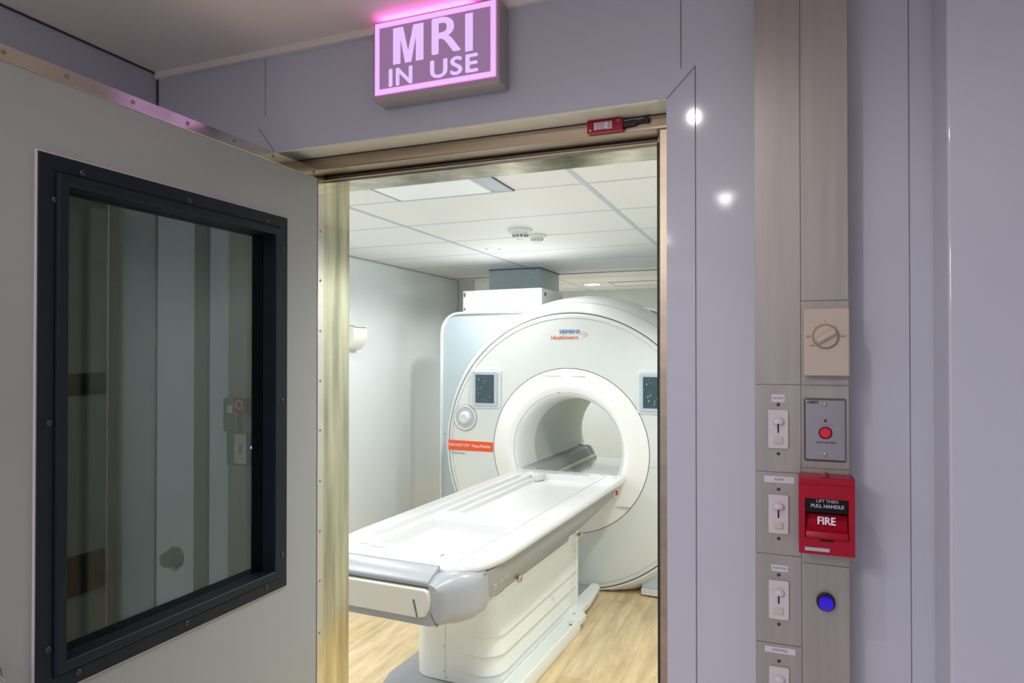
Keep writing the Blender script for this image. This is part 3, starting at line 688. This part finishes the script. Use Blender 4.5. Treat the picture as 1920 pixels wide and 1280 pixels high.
# rail inside the bore
prism('bore_rail', [(-.31, .60), (-.185, .60), (-.176, .62), (-.176, .742), (-.190, .750), (-.31, .750)], -.02, 1.24, 'cream', 'xz', mg, bevel=.008)
prism('rail_track', [(-.33, .75), (-.195, .75), (-.232, .808), (-.250, .818), (-.33, .82)], -.02, 1.20, 'lline', 'xz', mg, bevel=.005)
prism('rail_cap', [(-.33, .752), (-.192, .752), (-.228, .815), (-.250, .830), (-.33, .83)], 1.20, 1.26, 'blue', 'xz', mg, bevel=.01)
prism('bore_floor', [(-.20, .62), (.30, .62), (.30, .70), (.22, .715), (-.20, .715)], .02, 1.3, 'wh', 'xz', mg, bevel=.004)

# ================================================================== PATIENT TABLE
tb = thing('patient_table', 'white patient table on ribbed pedestal extending from the scanner bore', 'patient table', G, RZ)
TC, TW, TZ = .037, .395, .814
def tx(s): return TC + s
# tray outline with rounded near corners
YN, YF = -2.235, -.055
def tray_outline(ins=0):
    # right side from far to near, then near edge, then left
    pts = []
    w_ = TW - ins
    half = [(w_ - .10, YF + ins * -.3), (w_ - .05, YF - .004 + ins * -.5), (w_ - .006, YF - .022), (w_, YF - .06), (w_, -1.90), (w_ - .006, -1.98), (w_ - .020, -2.07 + ins * .3), (w_ - .045, -2.14 + ins * .7), (w_ - .080, -2.19 + ins), (w_ - .115, -2.215 + ins), (w_ - .135, -2.230 + ins)]
    pts = [(tx(a), b) for a, b in half] + [(tx(-a), b) for a, b in reversed(half)]
    return pts
bm = bmesh.new()
def tr(ins, z): return [(a, b, z) for a, b in tray_outline(ins)]
rings = [tr(.055, .757), tr(.012, .770), tr(.002, .782), tr(0, .793), tr(.003, .803), tr(.010, .810), tr(.020, .8125)]
vr = [[bm.verts.new(p) for p in r] for r in rings]
n = len(vr[0])
for a, b in zip(vr, vr[1:]):
    for i in range(n): j = (i + 1) % n; bm.faces.new((a[i], a[j], b[j], b[i]))
# top surface as closed polygon at .8125 with recessed wells added as separate parts
bm.faces.new(vr[-1]); bm.faces.new(vr[0][::-1])
bmesh.ops.recalc_face_normals(bm, faces=bm.faces)
tray = link('tray', bm, 'tabw', tb, smooth=True, ang=40)
# cut wells into the tray
def well(x0, x1, y0, y1, depth, r=.02, slope=.012):
    bm = bmesh.new()
    a = rrect(tx(x0), tx(x1), y0, y1, r, 5); b = rrect(tx(x0) + slope, tx(x1) - slope, y0 + slope, y1 - slope, max(.004, r - slope * .5), 5)
    if x1 - x0 < .02: B(bm, tx(x0), tx(x1), y0, y1, TZ - depth, TZ + .02)
    else: loft(bm, [[(p, q_, TZ - depth) for p, q_ in b], [(p, q_, TZ + .02) for p, q_ in [(p + (p - pb) * (.02 / depth), q_ + (q_ - qb) * (.02 / depth)) for (p, q_), (pb, qb) in zip(a, b)]]])
    bmesh.ops.recalc_face_normals(bm, faces=bm.faces)
    me = bpy.data.meshes.new('cut'); bm.to_mesh(me); bm.free(); me.materials.append(M['tabw'])
    return bpy.data.objects.new('cut', me)
cuts = [well(-.175, .255, -1.42, -.19, .040), well(-.175, .255, -2.05, -1.60, .040), well(-.285, -.215, -1.95, -.28, .022, .01, .006), well(.268, .274, -2.16, -.10, .008, .001, .0005),
        well(-.205, -.160, -1.42, -.19, .02, .008, .004)]
dg = None
for i, c in enumerate(cuts):
    C.objects.link(c); c.parent = tb
    md = tray.modifiers.new('well%d' % i, 'BOOLEAN'); md.object = c; md.operation = 'DIFFERENCE'; md.solver = 'EXACT'
bpy.context.view_layer.update()
me = bpy.data.meshes.new_from_object(tray.evaluated_get(bpy.context.evaluated_depsgraph_get()))
tray.modifiers.clear(); tray.data = me
for p in me.polygons: p.use_smooth = True
me.set_sharp_from_angle(angle=R(30))
for c in cuts: bpy.data.objects.remove(c)
# cross saddle between wells and head block
prism('head_stop', [(-.215, -.20), (-.10, -.20), (-.09, -.24), (-.11, -.30), (-.15, -.31), (-.165, -.255), (-.215, -.25)], .775, .822, 'tabw', 'xy', tb, bevel=.006)
boxes('coil_socket', [(tx(-.03), tx(.06), -.168, -.140, .812, .8155), (tx(.08), tx(.16), -.168, -.140, .812, .8155)], 'tabw', tb, bevel=.001)
boxes('socket_contacts', [(tx(-.025), tx(.055), -.164, -.145, .8145, .816), (tx(.085), tx(.155), -.164, -.145, .8145, .816)], 'lline', tb)
for x, y in ((-.26, -.13), (.235, -.11), (.34, -.16), (-.25, -.34)): lathe('bolt_cap', disc_prof(.010, .0025, .001), 'grid', (tx(x), y, .8122), 'z', tb, 16)
boxes('socket_contacts', [(-.20, -.155, -2.10, -2.085, .8120, .8135), (-.14, -.06, -2.118, -2.10, .8120, .8135)], 'lline', tb)
boxes('slot_mark', [(tx(.168), tx(.178), -2.12, -2.09, .8122, .8130)], 'bline', tb)
boxes('saddle_marks', [(tx(-.10), tx(-.02), -1.53, -1.52, .8122, .8132), (tx(.0), tx(.06), -1.50, -1.49, .8122, .8132), (tx(.09), tx(.13), -1.53, -1.52, .8122, .8132)], 'grid', tb)
# grey body below the tray
secs = [  # y, half width, bottom z, inner half-width
    (-.07, .300, .735, .20), (-.12, .345, .715, .24), (-.30, .362, .665, .25), (-.70, .368, .628, .24), (-.95, .370, .604, .24), (-1.30, .372, .598, .24), (-1.70, .372, .596, .24), (-1.85, .372, .596, .262), (-2.0, .370, .597, .292), (-2.11, .366, .600, .315)]
bm = bmesh.new(); rings = []
for y, w_, b, iw in secs:
    m_ = b + (.766 - b) * .42
    half = [(iw * .5, b), (iw, b + .002), (iw + (w_ - iw) * .50, b + (m_ - b) * .30), (iw + (w_ - iw) * .80, b + (m_ - b) * .72), (w_ * .985, m_), (w_ * .988, m_ + (.766 - m_) * .5), (w_, .766)]
    rings.append([(tx(a), y, z) for a, z in half] + [(tx(-a), y, z) for a, z in reversed(half)])
loft(bm, rings); body = link('table_body', bm, 'grey', tb, smooth=True, ang=50)
# near end: corner pieces, top lip, front cover
def endring(y, w_, zt, zb, rt, rbm):
    pts = [(w_ - rt + rt * math.sin(a), zt - rt + rt * math.cos(a)) for a in [R(x) for x in range(0, 91, 15)]]
    pts += [(w_ - rbm + rbm * math.cos(a), zb + rbm - rbm * math.sin(a)) for a in [R(x) for x in range(0, 91, 15)]]
    return [(tx(a), y, z) for a, z in pts] + [(tx(-a), y, z) for a, z in reversed(pts)]
bm = bmesh.new()
loft(bm, [endring(-2.03, .350, .764, .604, .03, .05), endring(-2.09, .367, .778, .598, .03, .05), endring(-2.17, .362, .787, .600, .045, .05), endring(-2.215, .346, .793, .603, .055, .05), endring(-2.255, .322, .790, .607, .055, .06), endring(-2.29, .298, .780, .609, .050, .055), endring(-2.315, .276, .766, .614, .035, .045)])
endp = link('end_housing', bm, 'grey2', tb, smooth=True, ang=50)
# sloped lip plate on top of the end
prism('end_lip', [(-2.228, .8135), (-2.237, .8135), (-2.316, .781), (-2.322, .772), (-2.316, .757), (-2.228, .795)], tx(-.235), tx(.235), 'grey2', 'yz', tb, bevel=.004)
boxes('lip_gap', [(tx(-.235), tx(.235), -2.237, -2.2315, .806, .8138)], 'bline', tb)
boxes('shadow_gap', [(tx(-.235), tx(.235), -2.318, -2.30, .751, .758)], 'line', tb)
fc = prism('end_cover', [(tx(-.245), .680), (tx(-.235), .656), (tx(-.20), .645), (tx(.20), .645), (tx(.228), .652), (tx(.243), .680), (tx(.247), .715), (tx(.240), .745), (tx(.225), .752), (tx(-.225), .752), (tx(-.240), .745), (tx(-.247), .715)], -2.333, -2.30, 'cream', 'xz', tb, bevel=.006)
prism('handle_slot', [(tx(.196), .648), (tx(.202), .648), (tx(.186), .712), (tx(.178), .712)], -2.3345, -2.33, 'line', 'xz', tb)
prism('joint_line', [(tx(.245), .662), (tx(.248), .662), (tx(.272), .618), (tx(.269), .618)], -2.3165, -2.305, 'line', 'xz', tb)
# side fittings
sxr = tx(.368)
for y, z in ((-1.80, .655), (-.97, .640)):
    k_ = lathe('side_knob', [(0, 0), (.010, 0), (.010, .012), (.016, .014), (.017, .026), (.013, .030), (0, .030)], 'steel', (sxr - .012, y, z), 'x', tb, 20)
    k_['label'] = 'chrome knob'
lathe('red_button', disc_prof(.016, .010, .003), 'rbtn', (tx(.360), -.20, .725), 'x', tb, 20)
box('button_base', (tx(.350), tx(.366), -.235, -.17, .69, .712), 'grid', tb, bevel=.002)
bm = bmesh.new()
for i, (y, z, l) in enumerate([(-1.97, .690, .030), (-1.925, .694, .028), (-1.885, .697, .022), (-2.03, .676, .026), (-2.035, .690, .030), (-.53, .700, .04)]):
    B(bm, tx(.350), tx(.3668), y, y + l, z, z + .006)
link('side_marking', bm, 'lline', tb)
# lower apron
bm = bmesh.new()
def ap(ins, z): return [(a, b, z) for a, b in rrect(-.215 + ins, .255 - ins, -1.80 + ins * 3, -.60 + ins, .09, 6)]
loft(bm, [ap(.03, .50), ap(.015, .54), ap(-.005, .604)]); link('apron', bm, 'grey', tb, smooth=True, ang=50)
# ribbed pedestal
px0, px1, py0, py1 = -.235, .215, -1.635, -.42
def ped_ring(z, amp):
    base = []
    r = .10; nn = 10
    base = []
    segs = [((px1 - r, py0 + r), -90), ((px1 - r, py1 - r), 0), ((px0 + r, py1 - r), 90), ((px0 + r, py0 + r), 180)]
    raw = []
    for (cx, cy), a0 in segs:
        for i in range(nn + 1):
            a = R(a0 + 90 * i / nn); raw.append(((cx + r * math.cos(a), cy + r * math.sin(a)), (math.cos(a), math.sin(a))))
    # densify the long front edge (between left-front corner and right-front corner)
    out = []
    m_ = len(raw)
    for i in range(m_):
        out.append(raw[i]); (p, nrm), (p2, n2) = raw[i], raw[(i + 1) % m_]
        if math.dist(p, p2) > .1:
            for k in range(1, 8):
                f = k / 8; out.append(((p[0] + (p2[0] - p[0]) * f, p[1] + (p2[1] - p[1]) * f), nrm))
    res = []
    for (p, nrm) in out:
        wgt = max(0, min(1, (p[0] - (px1 - .19)) / .14)) if nrm[0] > -.1 else 0
        wgt = wgt * wgt * (3 - 2 * wgt) * (0 if p[1] > py1 - .099 else 1)
        res.append((p[0] + nrm[0] * amp * wgt, p[1] + nrm[1] * amp * wgt, z))
    return res
zs = [(.058, .0), (.10, .004)]
top, bot, nl = .560, .115, 5
levels = [(.058, .016), (.115, .010)]
hgt = (top - bot) / nl
for k in range(nl):
    z0_ = bot + k * hgt
    levels += [(z0_, .0), (z0_ + .0010, .015), (z0_ + .006, .020), (z0_ + hgt * .5, .011), (z0_ + hgt - .001, -.001)]
levels += [(.575, 0)]
bm = bmesh.new(); loft(bm, [ped_ring(z, a) for z, a in levels]); pd = link('pedestal', bm, 'ped', tb, smooth=True, ang=28)
prism('corner_post', [(px1 - .03, py1 - .10), (px1 + .0215, py1 - .10), (px1 + .0215, py1 - .088), (px1 + .012, py1 - .04), (px1 - .03, py1 - .02)], .058, .575, 'ped', 'xy', tb, bevel=.003)
# front seam with rivets
bm = bmesh.new(); B(bm, -.045, -.0435, py0 - .0008, py0 + .002, .06, .575); link('joint_line', bm, 'lline', pd)
for z in (.52, .49, .37, .355, .22, .10, .075): lathe('rivet', disc_prof(.0035, .0015, .0005), 'lline', (-.052 if z not in (.075, .355) else -.037, py0, z), '-y', pd, 10)
# base plate, side trough
base = prism('base_plate', [(-.345, -1.66), (-.27, -1.93), (.20, -1.93), (.235, -1.75), (.235, -.66), (.20, -.60), (.20, -.07), (-.32, -.07), (-.345, -.20)], .0, .055, 'grey2', 'xy', tb, bevel=.008)
prism('side_trough', [(.235, .0), (.315, .0), (.330, .035), (.322, .085), (.312, .088), (.300, .045), (.262, .040), (.243, .080), (.232, .080)], -1.95, -.72, 'ped', 'xz', tb, bevel=.002)
prism('base_ledge', [(.19, -.72), (.325, -.72), (.330, -.62), (.285, -.55), (.285, -.40), (.255, -.09), (.225, -.07), (.19, -.07)], .045, .080, 'ped', 'xy', tb, bevel=.006)
for x, y in ((-.2, -1.74), (.02, -1.78), (.262, -.64), (-.30, -1.5)): lathe('bolt', disc_prof(.008, .003, .001), 'lline', (x, y, .055 if x < .2 else .08), 'z', tb, 12)
